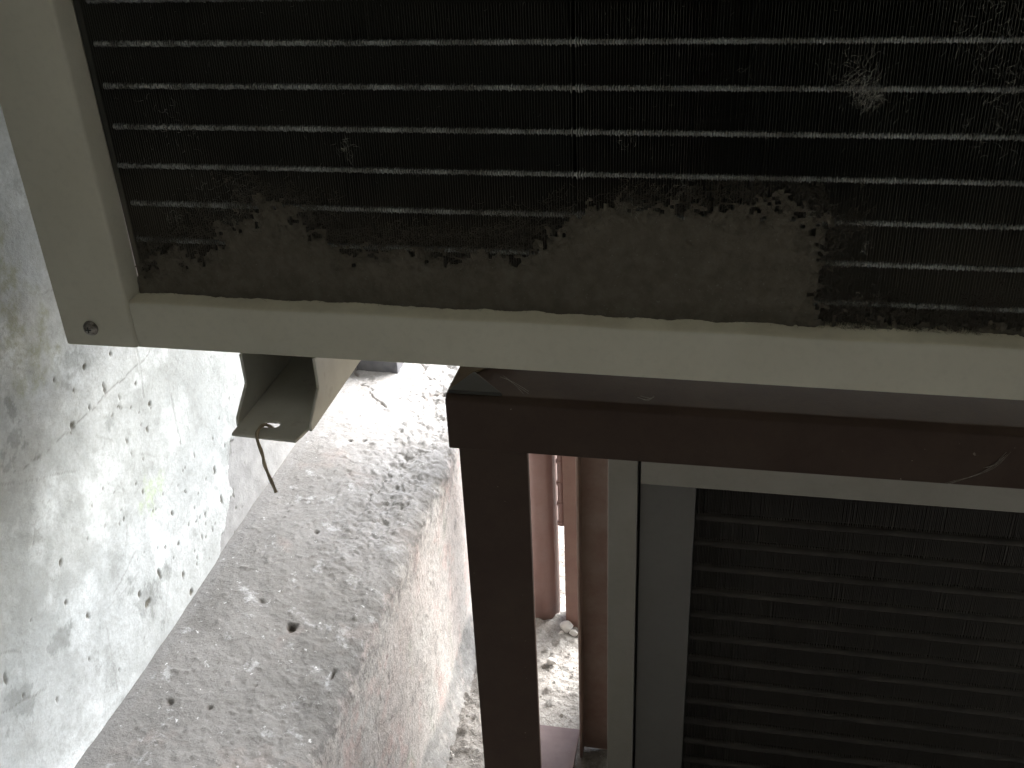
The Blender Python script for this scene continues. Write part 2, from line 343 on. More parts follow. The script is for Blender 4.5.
bare = bare + (fbm(Y, Z, 55, 5, 27, 0.65) - 0.5) * 1.7 * (bare < 0.97); bare = np.clip(bare, 0, 1); dx -= sstep(0.45, 0.75, bare) * 0.0022
flaked = np.zeros_like(Y)
for px, py, rr in [(148, 605, 0.022), (130, 590, 0.010), (165, 570, 0.010), (230, 450, 0.012), (215, 490, 0.008), (60, 640, 0.02), (20, 700, 0.02), (110, 425, 0.008), (70, 365, 0.015), (10, 440, 0.02)]:
    p = onX(px, py, WX); q = np.hypot(Y - p[1], (Z - p[2]) * 0.8) / rr + (fbm(Y, Z, 70, 5, 21, 0.7) - 0.5) * 3.4; flaked = np.maximum(flaked, (1 - sstep(0.55, 0.75, q)) * 0.55)
algae = np.zeros_like(Y)
for px, py, rr in [(8, 275, 0.03), (14, 300, 0.02), (40, 345, 0.022), (18, 370, 0.02), (0, 240, 0.02)]:
    p = onX(px, py, WX); q = np.hypot(Y - p[1], (Z - p[2]) * 0.7) / rr + (fbm(Y, Z, 60, 4, 20) - 0.5) * 2.4; algae = np.maximum(algae, (1 - sstep(0.5, 1.1, q)) * 0.75)
green = np.zeros_like(Y)
for px, py, rr in [(150, 495, 0.016), (143, 505, 0.008), (160, 480, 0.01)]:
    p = onX(px, py, WX); q = np.hypot(Y - p[1], (Z - p[2]) * 0.7) / rr + (fbm(Y, Z, 90, 4, 24) - 0.5) * 2.0; green = np.maximum(green, (1 - sstep(0.3, 1.1, q)) * 0.5)
wall = grid('plaster_wall', np.stack([WX + dx, Y, Z], -1), M_wall, dict(pit=pit, crack=crack, bare=bare, algae=algae, green=green, flaked=flaked))
m = wall.modifiers.new('thickness', 'SOLIDIFY'); m.thickness = 0.15; m.offset = 1 if False else -1
tag(wall, 'whitewashed old plaster wall, pitted and flaking, left of the air conditioners', 'wall')

# ------------------------------------------------------------------ concrete ledge along the wall
EX, EZ, RZ = -0.345, -0.768, -0.742
ys = axis(0.30, 1.62, 0.0018, (-1.2, -0.6, -0.2, 0.0, 0.15, 0.24), (1.7, 1.9, 2.4, 3.2, 4.5))
top_s = axis(-0.552, EX - 0.022, 0.0018)
prof = [(x, RZ + (EZ - RZ) * sstep(-0.50, EX, np.array([x]))[0], 0, 0.0, 1.0) for x in top_s]
nc = 14
for i in range(1, nc):
    a = math.pi / 2 * i / nc
    prof.append((EX - 0.022 + 0.022 * math.sin(a), EZ - 0.022 + 0.022 * math.cos(a), i / nc, math.sin(a), math.cos(a)))
for z in np.arange(EZ - 0.024, -1.145, -0.0026): prof.append((EX, z, 1, 1.0, 0.0))
prof = np.array(prof); S = np.concatenate([[0], np.cumsum(np.hypot(np.diff(prof[:, 0]), np.diff(prof[:, 1])))])
Y, SS = np.meshgrid(ys, S, indexing='ij')
PX = np.tile(prof[:, 0], (len(ys), 1)); PZ = np.tile(prof[:, 1], (len(ys), 1)); FC = np.tile(prof[:, 2], (len(ys), 1))
NX = np.tile(prof[:, 3], (len(ys), 1)); NZ = np.tile(prof[:, 4], (len(ys), 1))
se = S[len(top_s)]                                            # arc length where the corner starts
rough = np.exp(-((SS - se + 0.03) / 0.05) ** 2) * (0.15 + 0.42 * sstep(0.78, 1.05, Y))
h = (fbm(Y, SS, 7, 3, 40) - 0.5) * 0.012 + (fbm(Y, SS, 34, 4, 41) - 0.5) * 0.0035
h += rough * ((fbm(Y, SS, 22, 5, 42, 0.55) - 0.55) * 0.030 + (np.floor(fbm(Y, SS, 16, 3, 43) * 9) / 9 - 0.5) * 0.016 + (fbm(Y * 0.7, SS * 1.4, 85, 4, 44, 0.6) - 0.5) * 0.013)
rid = 1 - 2 * np.abs(fbm(Y * 0.8, SS * 1.2, 38, 4, 49, 0.6) - 0.5); rid2 = 1 - 2 * np.abs(fbm(Y, SS, 90, 3, 50, 0.6) - 0.5)
h += (fbm(Y, SS, 120, 4, 47, 0.65) - 0.5) * (0.0016 + 0.006 * rough) - rough * (np.maximum(rid - 0.90, 0) * 0.07 + np.maximum(rid2 - 0.92, 0) * 0.03) + np.maximum(vnoise(Y * 150, SS * 150, 48) - 0.80, 0) * 0.010
h *= np.where(FC >= 1, 0.55, 1.0) * (0.25 + 0.75 * sstep(0.0, 0.05, SS))
pit = np.zeros_like(Y)
def ledge_pt(px, py):
    p = onZ(px, py, (EZ + RZ) / 2 - 0.004); return p[1], p[0] + 0.552
kn = [(318, 540, 5, 4, .005), (264, 612, 6, 2.5, .004), (293, 631, 9, 5.5, .008), (334, 668, 2.5, 6, .007), (351, 449, 4, 4, .008), (365, 447, 3, 3, .006), (258, 690, 2, 2, .004), (211, 716, 4, 4, .004), (172, 714, 5, 4, .004), (225, 560, 3, 2, .004)]
sp = []
for px, py, ra, rb, dep in kn:
    yy, s_ = ledge_pt(px, py); sp.append((yy, s_, rb * 0.00105, ra * 0.0008, dep * 0.8))
for _ in range(260):
    rr = rng.uniform(0.0008, 0.0022); sp.append((rng.uniform(0.4, 1.4), rng.uniform(0.01, 0.57), rr * rng.uniform(.8, 2.2), rr, 0.0012))
for yy, s_, ra, rb, dep in sp:
    i0, i1 = np.searchsorted(ys, [yy - 3 * ra - .005, yy + 3 * ra + .005]); j0, j1 = np.searchsorted(S, [s_ - 3 * rb - .005, s_ + 3 * rb + .005])
    if i1 <= i0 or j1 <= j0: continue
    a = Y[i0:i1, j0:j1]; b = SS[i0:i1, j0:j1]
    q = np.hypot((a - yy) / ra, (b - s_) / rb) + (fbm(a, b, 210, 3, 46) - 0.5) * 1.7
    mk = 1 - sstep(0.3, 1.15, q); h[i0:i1, j0:j1] -= mk * dep
    if dep > 0.0026: pit[i0:i1, j0:j1] = np.maximum(pit[i0:i1, j0:j1], mk * (1 if dep > .005 else 0.45))
crack = np.zeros_like(Y); yj = Y + (fbm(Y, SS, 50, 3, 52) - 0.5) * 0.030; sj = SS + (fbm(Y, SS, 50, 3, 53) - 0.5) * 0.030
for pp, wd in [([(357, 375), (363, 383)], 0.0022), ([(363, 393), (371, 400), (378, 407), (388, 413)], 0.0022), ([(401, 403), (412, 399), (424, 395), (437, 389), (446, 394)], 0.0024), ([(423, 367), (434, 378)], 0.002)]:
    d = seg_dist(yj, sj, [ledge_pt(a, b) for a, b in pp]); wd = wd * 0.8 * (0.4 + 1.2 * vnoise(Y * 60, SS * 60, 54)); mk = 1 - sstep(wd * 0.5, wd * 1.4, d); crack = np.maximum(crack, mk * 0.95); h -= mk * 0.004
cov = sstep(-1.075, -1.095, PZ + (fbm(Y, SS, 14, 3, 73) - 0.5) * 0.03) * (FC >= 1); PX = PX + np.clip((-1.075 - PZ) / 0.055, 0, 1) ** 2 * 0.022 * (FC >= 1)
P = np.stack([PX + NX * h, Y, PZ + NZ * h], -1)
ledge = grid('concrete_ledge', P, M_ledge, dict(pit=pit, crack=crack, coving=cov, face=np.clip(FC * 0.75 + 0.25 * sstep(0.0, 0.05, SS - S[len(top_s) + nc - 1]) * (FC >= 1) - 0.1 * (FC > 0), 0, 1), raw=np.clip(np.exp(-((SS - se + 0.02) / 0.07) ** 2) * sstep(0.7, 1.05, Y + (fbm(Y, SS, 12, 3, 70) - 0.5) * 0.3) + 0.8 * sstep(1.05, 1.2, Y), 0, 1) * (1 - FC), smear=(1 - sstep(0.018, 0.026, SS + (fbm(Y, SS, 40, 3, 71) - 0.5) * 0.01))))
tag(ledge, 'rough broken concrete ledge running along the foot of the plaster wall', 'ledge')

# ------------------------------------------------------------------ unseen walls and roof put round the camera to dim the fronts
fac = MB(); fac.box(-0.70, 4.0, -1.30, -1.15, -1.13, 2.2)  # unseen wall, encloses the camera side to keep the unit fronts dim
o = fac.build('unseen_rear_wall', M_unseen_shell); tag(o, 'unseen building wall behind the camera, added to dim the unit fronts', 'wall')
o = box('added_side_blocker', (1.35, 1.5, -1.145, 0.75, -1.13, 0.945), M_block, None, 0.004); tag(o, 'unseen dark wall added on the right to block side light', 'wall')  # unseen, added to darken the panel return and the lower unit
ROOF_SHADE_Y = 2.2  # reach of the added roof, set by where its shade should fall
o = box('added_roof_shade', (-0.70, 4.0, -1.145, ROOF_SHADE_Y, 0.95, 1.10), M_unseen_shell, None, 0.004); tag(o, 'unseen roof slab added overhead to shade the units and the near wall', 'roof')

# ------------------------------------------------------------------ small dark block on the ledge
mb = MB(); mb.box(-0.536, -0.470, 1.315, 1.40, -0.76, -0.70)
o = mb.build('block', M_block, bevel=0.002); tag(o, 'small dark grey block lying on the ledge behind the upper air conditioner', 'block')

# ------------------------------------------------------------------ stand of brown angle iron
def angle_poly(x, y, a, b, t, sx=1, sy=1):
    return [(x, y), (x + sx * a, y), (x + sx * a, y + sy * t), (x + sx * t, y + sy * t), (x + sx * t, y + sy * b), (x, y + sy * b)]
stand = thing('steel_stand', (-0.16, 0.64, -1.13), 'dark brown angle iron stand carrying the upper air conditioner', 'stand')
BT = -0.3675
mb = MB(); mb.prism([(0.620, BT - 0.045), (0.620, BT - 0.004), (0.6245, BT), (0.668, BT), (0.668, BT - 0.004), (0.6245, BT - 0.0045), (0.6245, BT - 0.045)], 'x', -0.1885, 0.42)
mb.build('beam', M_brown, stand, bevel=0.0012)
mb = MB(); mb.prism([(-0.1865, BT + 0.0025), (-0.1865, BT - 0.040), (-0.182, BT - 0.040), (-0.182, BT - 0.002), (-0.146, BT - 0.002), (-0.146, BT + 0.0025)], 'y', 0.669, 0.985); mb.prism([(-0.1868, 0.6232), (-0.1742, 0.653), (-0.160, 0.6686), (-0.1868, 0.6686)], 'z', BT + 0.0004, BT + 0.0024)
mb.build('side_rail', M_brown_top, stand, bevel=0.001)
mb = MB(); mb.prism([(-0.1862, 0.6226), (-0.1465, 0.6226), (-0.1738, 0.6525)], 'z', BT + 0.0004, BT + 0.0035)
mb.build('dark_notch_patch', M_inside, stand, bevel=0.0008)  # dark triangle laid on the beam, standing in for a dark notch
mb = MB(); mb.prism(angle_poly(-0.1825, 0.6255, 0.052, 0.045, 0.005), 'z', -1.12, BT - 0.006)
mb.build('leg', M_brown, stand, bevel=0.001)
mb = MB()
mb.prism([(-0.147, 0.966), (-0.1435, 0.966), (-0.1435, 0.986), (-0.104, 0.986), (-0.104, 0.990), (-0.147, 0.990)], 'z', -1.128, BT - 0.006)
mb.build('leg', M_brown_dust, stand, bevel=0.0007)['label'] = 'dusty lighter brown rear leg'
mb = MB(); mb.prism(angle_poly(-0.206, -1.094, 0.0575, 0.030, 0.004, 1, -1), 'y', 0.60, 0.985)
mb.build('base_rail', M_rail, stand, bevel=0.001)

# steel posts farther back
mb = MB(); pts = []
mb.tube([(-0.2445, 1.246, -1.15), (-0.2445, 1.246, 0.35)], 0.027, 28)
post = mb.build('pipe_post', M_brown_light, None, smooth=False)
for p in post.data.polygons: p.use_smooth = len(p.vertices) == 4
tag(post, 'red brown round pipe post standing on the ground behind the stand', 'post')
mb = MB(); mb.tube([(-0.2100, 1.236, -0.94), (-0.2100, 1.236, -0.70)], 0.0052, 12)
for z in (-0.94, -0.905, -0.868, -0.83, -0.79): mb.tube([(-0.2100, 1.236, z - 0.003), (-0.2100, 1.236, z + 0.003)], 0.0066, 12)
mb.build('hinge', M_brown_light, post, bevel=0.0004)
mb = MB(); mb.prism(angle_poly(-0.2035, 1.215, 0.05, 0.04, 0.005), 'z', -1.135, 0.35)
o = mb.build('flat_post', M_post, bevel=0.001); tag(o, 'brown angle iron post between the round pipe post and the stand leg', 'post')

# ------------------------------------------------------------------ air conditioner (upper)
D = 0.58
ac = thing('air_conditioner', (-0.02, 0.72, -0.3655), 'upper beige air conditioner with grey lint on its dark coil', 'air conditioner')
ZB, ZT, XL, XR, YR = -0.3205, 0.25, -0.4524, 0.45, 0.88
# folded corner panel: front strip, return to the coil and the left side in one bent sheet
out = [(-0.3925, 0.5935), (-0.3965, 0.582), (-0.3975, 0.5805), (-0.399, 0.580), (-0.4495, 0.580), (-0.4515, 0.5808), (XL, 0.583), (XL, YR)]
inn = [(XL + 0.0015, YR), (XL + 0.0015, 0.584), (-0.4500, 0.5818), (-0.3995, 0.5818), (-0.3980, 0.5826), (-0.3940, 0.5940)]
mb = MB(); mb.prism(out + inn, 'z', ZB, ZT)
panel = mb.build('corner_panel', M_beige, ac)
def flatpoly(o, ang=40):
    o.data.polygons.foreach_set('use_smooth', [True] * len(o.data.polygons)); o.data.set_sharp_from_angle(angle=math.radians(ang))
flatpoly(panel)
# pan head screw
mb = MB(); cx, cz = onY(91, 328, D)[[0, 2]]
prof_s = [(0.0, 0.5762), (0.0026, 0.5764), (0.0042, 0.5772), (0.0053, 0.5786), (0.0056, 0.5800)]
V = []; F = []; n = 24
for rr, yy in prof_s[1:]:
    for j in range(n): V.append((cx + rr * math.cos(2 * math.pi * j / n), yy, cz + rr * math.sin(2 * math.pi * j / n)))
for i in range(len(prof_s) - 2):
    for j in range(n): F.append((i * n + j, i * n + (j + 1) % n, (i + 1) * n + (j + 1) % n, (i + 1) * n + j))
F.append(tuple(range(n))); mb.add(V, F)
screw = mb.build('screw', M_screw, panel); flatpoly(screw, 50)
mb = MB(); mb.box(cx - 0.0022, cx + 0.0022, 0.5760, 0.5765, cz - 0.0004, cz + 0.0004); mb.box(cx - 0.0004, cx + 0.0004, 0.57602, 0.57652, cz - 0.0022, cz + 0.0022)
cross = mb.build('screw_slot', M_inside, panel)
# bottom rail of the base pan
mb = MB(); x0 = -0.3962
poly = [(0.5815, ZB), (0.5815, -0.2885), (0.5820, -0.2870), (0.5832, -0.2858), (0.597, -0.2820), (0.597, -0.2835), (0.5840, -0.2872), (0.5832, -0.2888), (0.5832, ZB + 0.0015), (YR, ZB + 0.0015), (YR, ZB)]
nseg = 60; V = []; F = []; npol = len(poly)
for i in range(nseg + 1):
    x = x0 + (XR - 0.002 - x0) * i / nseg
    wob = 0.0004 * math.sin(i * 0.7) + random.Random(i).uniform(-0.0002, 0.0002)
    for j, (a, b) in enumerate(poly): V.append((x, a, b + (wob if 2 <= j <= 6 else 0) - 0.0024 * (x + 0.4) / 0.58))
for i in range(nseg):
    for j in range(npol): F.append((i * npol + j, i * npol + (j + 1) % npol, (i + 1) * npol + (j + 1) % npol, (i + 1) * npol + j))
F += [tuple(range(npol)), tuple(range(nseg * npol, (nseg + 1) * npol))]
mb.add(V, F); rail = mb.build('bottom_rail', M_beige, ac); flatpoly(rail, 35)
rail.data.materials.append(M_dust)
for p_ in rail.data.polygons:
    if p_.index < nseg * npol and p_.index % npol in (2, 3): p_.material_index = 1
# right panel, top and back close the casing
mb = MB(); mb.box(0.40, XR, 0.5805, 0.5820, ZB + 0.002, ZT); mb.box(XR, XR + 0.0015, 0.5805, YR, ZB, ZT); mb.build('side_panel', M_beige, ac)
mb = MB(); mb.box(XL - 0.001, XR + 0.002, 0.578, YR + 0.002, ZT + 0.0005, ZT + 0.012); mb.build('top_cover', M_beige, ac, bevel=0.003)
mb = MB(); mb.box(XL + 0.002, XR - 0.002, YR - 0.003, YR - 0.001, ZB + 0.003, ZT - 0.001); mb.build('back_panel', M_beige, ac)
mb = MB(); mb.box(-0.391, 0.399, 0.640, 0.642, ZB + 0.003, ZT - 0.001); mb.build('dark_backing', M_inside, ac)  # dark sheet standing in for the unlit inside behind the fins
mb = MB(); mb.box(-0.3932, -0.3895, 0.5955, 0.636, ZB + 0.003, ZT - 0.001); mb.build('tube_plate', M_fin, ac)
# fin pack and coil tubes
FINY = 0.5936
FX = []
def fins(x0, x1, pitch, th, y0, y1, z0, z1, seed, jag):
    rg = random.Random(seed); mb = MB(); x = x0
    nz = 14
    while x < x1:
        V = []; F = []; ph = rg.uniform(-jag, jag); ph2 = rg.uniform(-1, 1)
        zz = [z0 + (z1 - z0) * i / nz for i in range(nz + 1)]
        for z in zz:
            o_ = ph + rg.uniform(-jag, jag) * 0.8; yf = y0 + rg.uniform(0, 0.0005)
            V += [(x + o_ - th / 2, yf, z), (x + o_ + th / 2, yf, z), (x + th / 2, y1, z), (x - th / 2, y1, z)]
        for i in range(nz):
            for j in range(4): F.append((i * 4 + j, i * 4 + (j + 1) % 4, i * 4 + 4 + (j + 1) % 4, i * 4 + 4 + j))
        mb.add(V, F); FX.append(x); x += pitch * (1 + rg.uniform(-0.05, 0.05))
    return mb
a = fins(-0.3880, -0.0880, 0.00165, 0.00022, FINY, 0.622, ZB + 0.004, ZT - 0.002, 1, 0.00011)
b = fins(-0.0866, 0.398, 0.00165, 0.00022, FINY, 0.622, ZB + 0.004, ZT - 0.002, 2, 0.00011)
a.add(b.V, b.F); a.build('fin_pack', M_fin, ac)
FXU = list(FX)
z1 = -0.1173; pit_ = 0.02555
rows = [z1 - pit_ * i for i in range(-13, 8)]
rg = random.Random(8)
for z in rows:
    if not (ZB + 0.02 < z < ZT - 0.01): continue
    mb = MB(); pts = []; rad = []; st = -0.3886 + abs(rg.gauss(0, 0.004))
    for x in FXU:
        if x < st: continue
        dz = rg.uniform(-0.00015, 0.00015); rr = 0.0021 + rg.uniform(-0.0003, 0.0003) + (0.0008 if -0.091 < x < -0.082 else 0)
        for o_, q in ((-0.0006, 0.0013), (-0.00022, rr), (0.00022, rr), (0.0006, 0.0013)): pts.append((x + o_, 0.5954, z + dz)); rad.append(q)
    mb.tube(pts, rad, 12); o = mb.build('coil_tube', M_tube, ac); flatpoly(o, 60)
# mounting foot: an open channel under the base with a slotted lip
fx0, fx1, fz, t = -0.3180, -0.2672, -0.3655, 0.0022
def flange(x):
    MBf = MB(); MBf.prism([(0.5795, ZB - 0.0005), (0.5795, -0.3435), (0.5585, fz + 0.006), (0.5575, fz), (0.80, fz), (0.80, ZB - 0.0005)], 'x', x, x + t); return MBf
bmf = bmesh.new()
outer = [(fx0, 0.5450), (-0.2705, 0.5420), (fx1 + 0.000, 0.5600), (fx1, 0.80), (fx0, 0.80)]
scx, scy = -0.2955, 0.5600; slot = []
for i in range(20):
    q = 2 * math.pi * i / 20; slot.append((scx + 0.0028 * (1 if math.cos(q) > 0 else -1) + 0.0036 * math.cos(q), scy + 0.0042 * math.sin(q)))
def plate(zz):
    ov = [bmf.verts.new((x, y, zz)) for x, y in outer]; iv = [bmf.verts.new((x, y, zz)) for x, y in slot]
    ed = [bmf.edges.new((l[i], l[(i + 1) % len(l)])) for l in (ov, iv) for i in range(len(l))]
    bmesh.ops.triangle_fill(bmf, edges=ed, use_beauty=True); return ov, iv
o1, i1_ = plate(fz + t); o2, i2_ = plate(fz)
for l1, l2 in ((o1, o2), (i1_, i2_)):
    for i in range(len(l1)): bmf.faces.new((l1[i], l1[(i + 1) % len(l1)], l2[(i + 1) % len(l2)], l2[i]))
bmf.verts.ensure_lookup_table(); bmf.verts.index_update()
mb = MB(); mb.add([tuple(v.co) for v in bmf.verts], [tuple(v.index for v in q.verts) for q in bmf.faces]); bmf.free()
for x in (fx0 - t - 0.0001, fx1 + 0.0001):
    fl = flange(x); mb.add(fl.V, fl.F)
mb.box(fx0 + 0.0002, fx1 - 0.0002, 0.66, 0.6616, fz + t, ZB - 0.001)
foot_ = mb.build('mounting_foot', M_foot, ac, bevel=0.0005)

# wire hooked through the slot of the foot
pts = [(-0.2935, 0.5625, -0.372), (-0.2950, 0.5600, -0.366), (-0.2978, 0.5555, -0.3605), (-0.2990, 0.5480, -0.3600), (-0.2990, 0.5425, -0.3635), tuple(onY(263, 455, 0.5405)), tuple(onY(264, 464, 0.540)), tuple(onY(270, 478, 0.539)), tuple(onY(276, 492, 0.538))]
def smooth_pts(p, it=2):
    p = [Vector(q) for q in p]
    for _ in range(it):
        o_ = [p[0]]
        for a_, b_ in zip(p[:-1], p[1:]): o_ += [a_ * 0.75 + b_ * 0.25, a_ * 0.25 + b_ * 0.75]
        p = o_ + [p[-1]]
    return p
pts = smooth_pts(pts); mb = MB(); mb.tube(pts, [0.0012 + 0.00018 * math.sin(i * 1.3) for i in range(len(pts))], 12)
o = mb.build('wire', M_wire, smooth=True); tag(o, 'short bent brown wire hooked through the slot of the mounting foot', 'wire')

# ------------------------------------------------------------------ lint on the coil
edge = [(128, 262), (150, 250), (205, 246), (222, 222), (232, 210), (262, 204), (290, 212), (310, 224), (335, 242), (420, 248), (500, 250), (548, 240), (575, 222), (592, 206), (625, 198), (690, 206), (740, 205), (775, 196), (812, 200), (828, 222), (826, 262), (818, 300), (812, 322)]
E_ = [tuple(onY(a_, b_, 0.592)[[0, 2]]) for a_, b_ in edge]
poly = E_ + [(E_[-1][0], -0.30), (-0.40, -0.30), (-0.40, E_[0][1])]
xs = np.arange(-0.392, 0.40, 0.0011); zs = np.arange(-0.290, -0.195, 0.0011)
X, Z = np.meshgrid(xs, zs, indexing='ij')
d = seg_dist(X, Z, E_); sgn = np.where(in_poly(X, Z, poly), 1, -1) * d
low = 0.0045 - np.maximum(Z + 0.283, 0)                                   # a thin drift all along the lip
sgn = np.maximum(sgn, low - 0.001)
sgn2 = sgn + (fbm(X, Z, 55, 6, 61, 0.78) - 0.5) * 0.050 + (fbm(X, Z, 420, 2, 62) - 0.5) * 0.020
keep = sgn2 > 0
thick = np.clip(sgn2 / 0.012, 0, 1)
YY = 0.5936 - 0.0012 * thick - (fbm(X, Z, 60, 5, 63, 0.65) - 0.35) * 0.004 * thick - (fbm(X, Z, 400, 2, 65) - 0.5) * 0.0010
idx = -np.ones(X.shape, int); kq = keep[:-1, :-1] & keep[1:, :-1] & keep[1:, 1:] & keep[:-1, 1:]
q = np.argwhere(kq); used = np.zeros(X.shape, bool)
for a_, b_ in ((0, 0), (1, 0), (1, 1), (0, 1)): used[q[:, 0] + a_, q[:, 1] + b_] = True
idx[used] = np.arange(used.sum())
V = np.stack([X[used], YY[used], Z[used]], -1).tolist()
F = np.stack([idx[q[:, 0] + a_, q[:, 1] + b_] for a_, b_ in ((0, 0), (1, 0), (1, 1), (0, 1))], -1).tolist()
mb = MB(); mb.V = [tuple(v) for v in V]; mb.F = [tuple(f_) for f_ in F]
def fibre(mb, p, L, w, rg, y_spread=0.35):
    p = Vector(p); p.x = max(p.x, -0.3835); a_ = rg.uniform(0, 2 * math.pi); c_ = rg.uniform(-1.2, 1.2); P_ = []
    for i in range(5):
        P_.append(p.copy()); p = p + Vector((math.cos(a_), rg.uniform(-y_spread, y_spread * 0.6), math.sin(a_))) * (L / 4); a_ += c_ * 0.5
    V = []; F = []
    for i, p in enumerate(P_):
        ww = w * (1 - 0.6 * i / 4); V += [(p.x, p.y, p.z + ww), (p.x + ww, p.y, p.z - ww), (p.x - ww, p.y - ww, p.z - ww * 0.3)]
    for i in range(4):
        for j in range(3): F.append((i * 3 + j, i * 3 + (j + 1) % 3, i * 3 + 3 + (j + 1) % 3, i * 3 + 3 + j))
    mb.add(V, F)
rg = random.Random(12)
bz = np.argwhere((sgn2 > -0.010) & (sgn2 < 0.005)); 
for i in range(5200):
    a_, b_ = bz[rg.randrange(len(bz))]; fibre(mb, (X[a_, b_], 0.5925 - rg.uniform(0, 0.002), Z[a_, b_]), rg.uniform(0.003, 0.009), rg.uniform(0.00006, 0.00013), rg)
vz = np.argwhere((sgn2 > -0.022) & (sgn2 <= -0.002))
for i in range(16000):
    a_, b_ = vz[rg.randrange(len(vz))]
    if rg.random() < (-sgn2[a_, b_] / 0.024) ** 0.8 or vnoise(np.array([X[a_, b_] * 60]), np.array([Z[a_, b_] * 60]), 88)[0] < 0.35: continue
    fibre(mb, (X[a_, b_], 0.5930 - rg.uniform(0, 0.0015), Z[a_, b_]), rg.uniform(0.002, 0.006), rg.uniform(0.00008, 0.00022), rg)
inn_ = np.argwhere(sgn2 > 0.004)
for i in range(900):
    a_, b_ = inn_[rg.randrange(len(inn_))]; fibre(mb, (X[a_, b_], 0.5905, Z[a_, b_]), rg.uniform(0.003, 0.008), 0.00008, rg)
o = mb.build('lint_drift', M_lint, smooth=True); tag(o, 'grey brown drift of matted lint along the bottom of the upper coil', 'lint', kind='stuff')
mb = MB()
for px, py, n_, sp in [(856, 74, 70, 0.006), (866, 90, 130, 0.005), (874, 97, 90, 0.003), (238, 190, 40, 0.008), (213, 200, 40, 0.006), (238, 215, 60, 0.006), (175, 218, 20, 0.003), (160, 110, 16, 0.008), (350, 150, 14, 0.004), (180, 135, 14, 0.007),
                       (345, 147, 12, 0.003), (633, 205, 30, 0.004), (684, 188, 12, 0.002), (870, 60, 16, 0.008), (815, 212, 30, 0.004), (900, 110, 14, 0.006), (865, 245, 10, 0.002), (1015, 110, 120, 0.014), (1000, 15, 120, 0.016), (1015, 60, 60, 0.012), (740, 70, 5, 0.002), (630, 145, 8, 0.003)]:
    p = onY(px, py, 0.593)
    for i in range(n_): fibre(mb, (p[0] + rg.gauss(0, sp), 0.5925, p[2] + rg.gauss(0, sp)), rg.uniform(0.002, 0.007), rg.uniform(0.00006, 0.00012), rg)
for i in range(420):
    px, py = rg.uniform(110, 1020), rg.uniform(0, 300); p = onY(px, py, 0.593); fibre(mb, (p[0], 0.5928, p[2]), rg.uniform(0.0006, 0.0035), rg.uniform(0.00005, 0.0001), rg)
o = mb.build('lint_tufts', M_lintp); tag(o, 'pale wisps and specks of fluff caught on the dark fins', 'lint', kind='stuff')

# ------------------------------------------------------------------ air conditioner (lower)
LY = 0.86
ac2 = thing('air_conditioner', (0.30, 1.0, -1.13), 'lower grey air conditioner in deep shade under the brown stand', 'air conditioner')
L0, LT, LB, LR = -0.098, -0.560, -1.118, 0.70
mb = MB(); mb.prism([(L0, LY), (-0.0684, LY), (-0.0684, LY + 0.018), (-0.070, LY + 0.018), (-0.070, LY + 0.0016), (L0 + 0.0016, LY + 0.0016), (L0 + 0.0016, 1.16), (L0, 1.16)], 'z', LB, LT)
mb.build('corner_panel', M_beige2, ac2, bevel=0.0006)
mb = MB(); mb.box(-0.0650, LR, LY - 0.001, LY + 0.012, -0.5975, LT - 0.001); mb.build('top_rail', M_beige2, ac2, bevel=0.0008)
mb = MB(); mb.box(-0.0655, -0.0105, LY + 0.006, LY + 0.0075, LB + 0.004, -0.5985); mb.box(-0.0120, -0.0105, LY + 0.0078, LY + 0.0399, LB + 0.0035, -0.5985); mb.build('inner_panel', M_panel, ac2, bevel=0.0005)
mb = MB(); mb.box(-0.0105, LR, LY + 0.04, LY + 0.043, LB + 0.003, -0.60); mb.box(-0.066, -0.0648, LY + 0.009, LY + 0.04, LB + 0.004, -0.5985); mb.box(-0.0705, -0.0600, LY + 0.0185, LY + 0.0200, LB + 0.002, LT - 0.002); mb.build('dark_backing', M_inside, ac2)  # dark sheets added behind the coil and gaps to stop light leaking through
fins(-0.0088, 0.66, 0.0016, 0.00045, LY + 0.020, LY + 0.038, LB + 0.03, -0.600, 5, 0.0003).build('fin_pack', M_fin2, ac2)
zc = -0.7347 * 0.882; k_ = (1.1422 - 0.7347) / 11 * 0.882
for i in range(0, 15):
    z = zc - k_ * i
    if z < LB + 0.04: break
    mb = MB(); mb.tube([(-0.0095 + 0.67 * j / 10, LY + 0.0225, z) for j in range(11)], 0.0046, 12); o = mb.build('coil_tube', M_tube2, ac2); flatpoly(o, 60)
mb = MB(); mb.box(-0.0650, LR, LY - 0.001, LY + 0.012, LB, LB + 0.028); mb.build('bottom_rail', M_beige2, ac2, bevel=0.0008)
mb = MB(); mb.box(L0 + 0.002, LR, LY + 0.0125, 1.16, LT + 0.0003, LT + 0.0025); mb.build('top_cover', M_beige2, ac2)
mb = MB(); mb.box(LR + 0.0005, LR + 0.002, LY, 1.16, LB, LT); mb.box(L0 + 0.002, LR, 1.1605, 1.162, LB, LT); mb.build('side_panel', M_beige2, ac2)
for x in (L0 + 0.03, LR - 0.08): 
    mb = MB(); mb.box(x, x + 0.05, LY + 0.02, 1.14, -1.131, LB - 0.0005); mb.build('mounting_foot', M_panel, ac2)

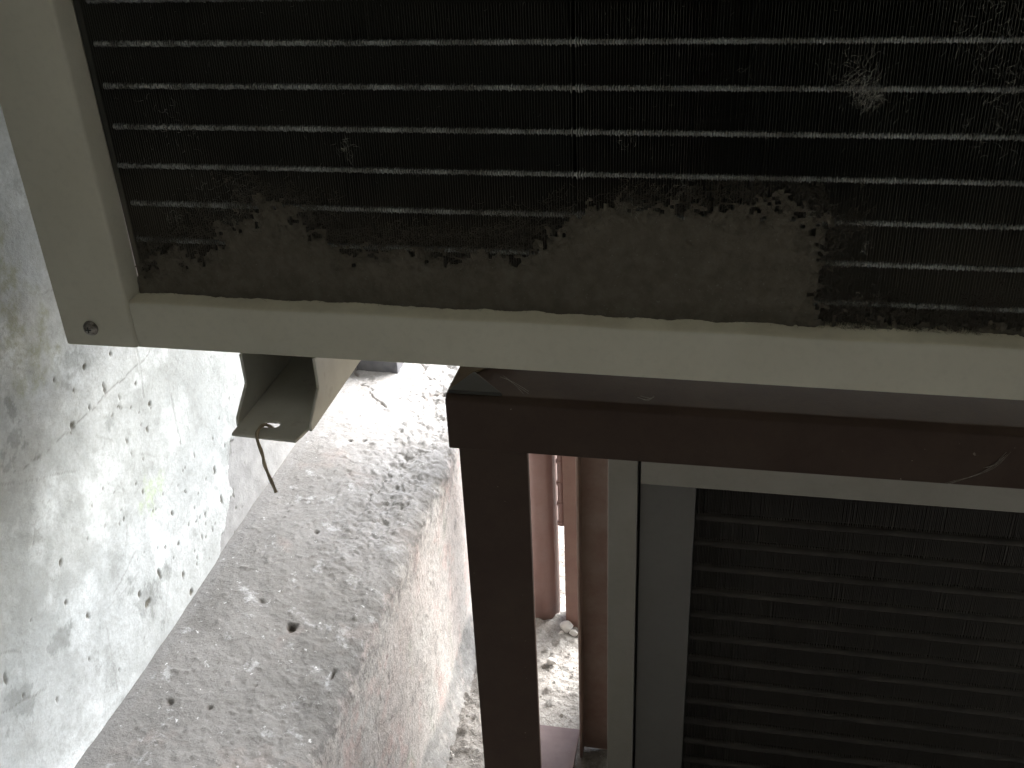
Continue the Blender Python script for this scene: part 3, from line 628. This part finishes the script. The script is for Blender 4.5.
# ------------------------------------------------------------------ white rubble on the ground
def rubble(px, py, rad, label, seed, squash=0.7, group=None):
    p = onZ(px, py, -1.125); rg = random.Random(seed); bm = bmesh.new(); bmesh.ops.create_icosphere(bm, subdivisions=3, radius=1)
    pl = [(Vector((rg.gauss(0, 1), rg.gauss(0, 1), rg.gauss(0, 1))).normalized(), rg.uniform(0.55, 0.95)) for _ in range(14)]
    for v in bm.verts:
        for nrm, dd in pl:
            e = v.co.dot(nrm) - dd
            if e > 0: v.co -= nrm * e
        v.co *= 1 + rg.uniform(-0.02, 0.02)
        v.co = Vector((v.co.x * rad, v.co.y * rad * 0.85, v.co.z * rad * squash))
    V = [(v.co.x + p[0], v.co.y + p[1], v.co.z + p[2] + rad * squash * 0.55) for v in bm.verts]; bm.verts.index_update()
    F = [tuple(v.index for v in f_.verts) for f_ in bm.faces]; bm.free()
    o = mesh('rubble', V, F, M_rubble); flatpoly(o, 30); tag(o, label, 'rubble', group)
rubble(552, 663, 0.0085, 'rounded white pebble lying alone on the bare ground', 1)
rubble(567, 630, 0.012, 'largest white plaster lump at the foot of the flat brown post', 2, 0.9)
rubble(574, 634, 0.008, 'white plaster chip right of the largest lump by the flat post', 3)
rubble(561, 634, 0.005, 'tiny white plaster chip left of the largest lump by the flat post', 4)
rubble(545, 664, 0.0028, 'tiny white crumb beside the lone rounded pebble', 5)
# grit
rg = random.Random(30); mb = MB()
for i in range(1500):
    x, y = rg.uniform(-0.36, 0.0), rg.uniform(0.8, 1.7); rr = rg.uniform(0.0008, 0.0028) * (1.7 if rg.random() < 0.06 else 1)
    V = [(x + rr * rg.uniform(.6, 1.2) * sx, y + rr * rg.uniform(.6, 1.2) * sy, -1.128 + rr * rg.uniform(.5, 1) * sz) for sx, sy, sz in ((1, 0, 0), (-1, 0, 0), (0, 1, 0), (0, -1, 0), (0, 0, 1), (0, 0, -1))]
    mb.add(V, [(0, 2, 4), (2, 1, 4), (1, 3, 4), (3, 0, 4), (2, 0, 5), (1, 2, 5), (3, 1, 5), (0, 3, 5)])
k = NT('grit'); M_grit = k.out(k.mix(k.noise(40, 2), (0.30, 0.28, 0.25), (0.58, 0.56, 0.53)), 0.95, 0, 0.1)
o = mb.build('grit', M_grit); tag(o, 'loose grey grit and crumbs scattered on the ground', 'grit', kind='stuff')

# cobweb threads on the beam
rg = random.Random(51); mb = MB()
for (a0, b0, c0) in [((1008, 452), (990, 470), (948, 484)), ((1002, 458), (996, 464), (985, 466)), ((503, 377), (514, 383), (526, 393)), ((640, 397), (646, 400), (652, 398))]:
    for q_ in range(3):
        P_ = [tuple(onY(a_ + rg.uniform(-3, 3), b_ + rg.uniform(-2, 2), 0.6195 if b_ > 420 else 0.616)) for a_, b_ in (a0, b0, c0)]
        mb.tube(smooth_pts(P_, 2), rg.uniform(0.00004, 0.00009), 4)
o = mb.build('cobweb', M_lintp); tag(o, 'thin pale cobweb threads clinging to the dark brown beam', 'cobweb', kind='stuff')
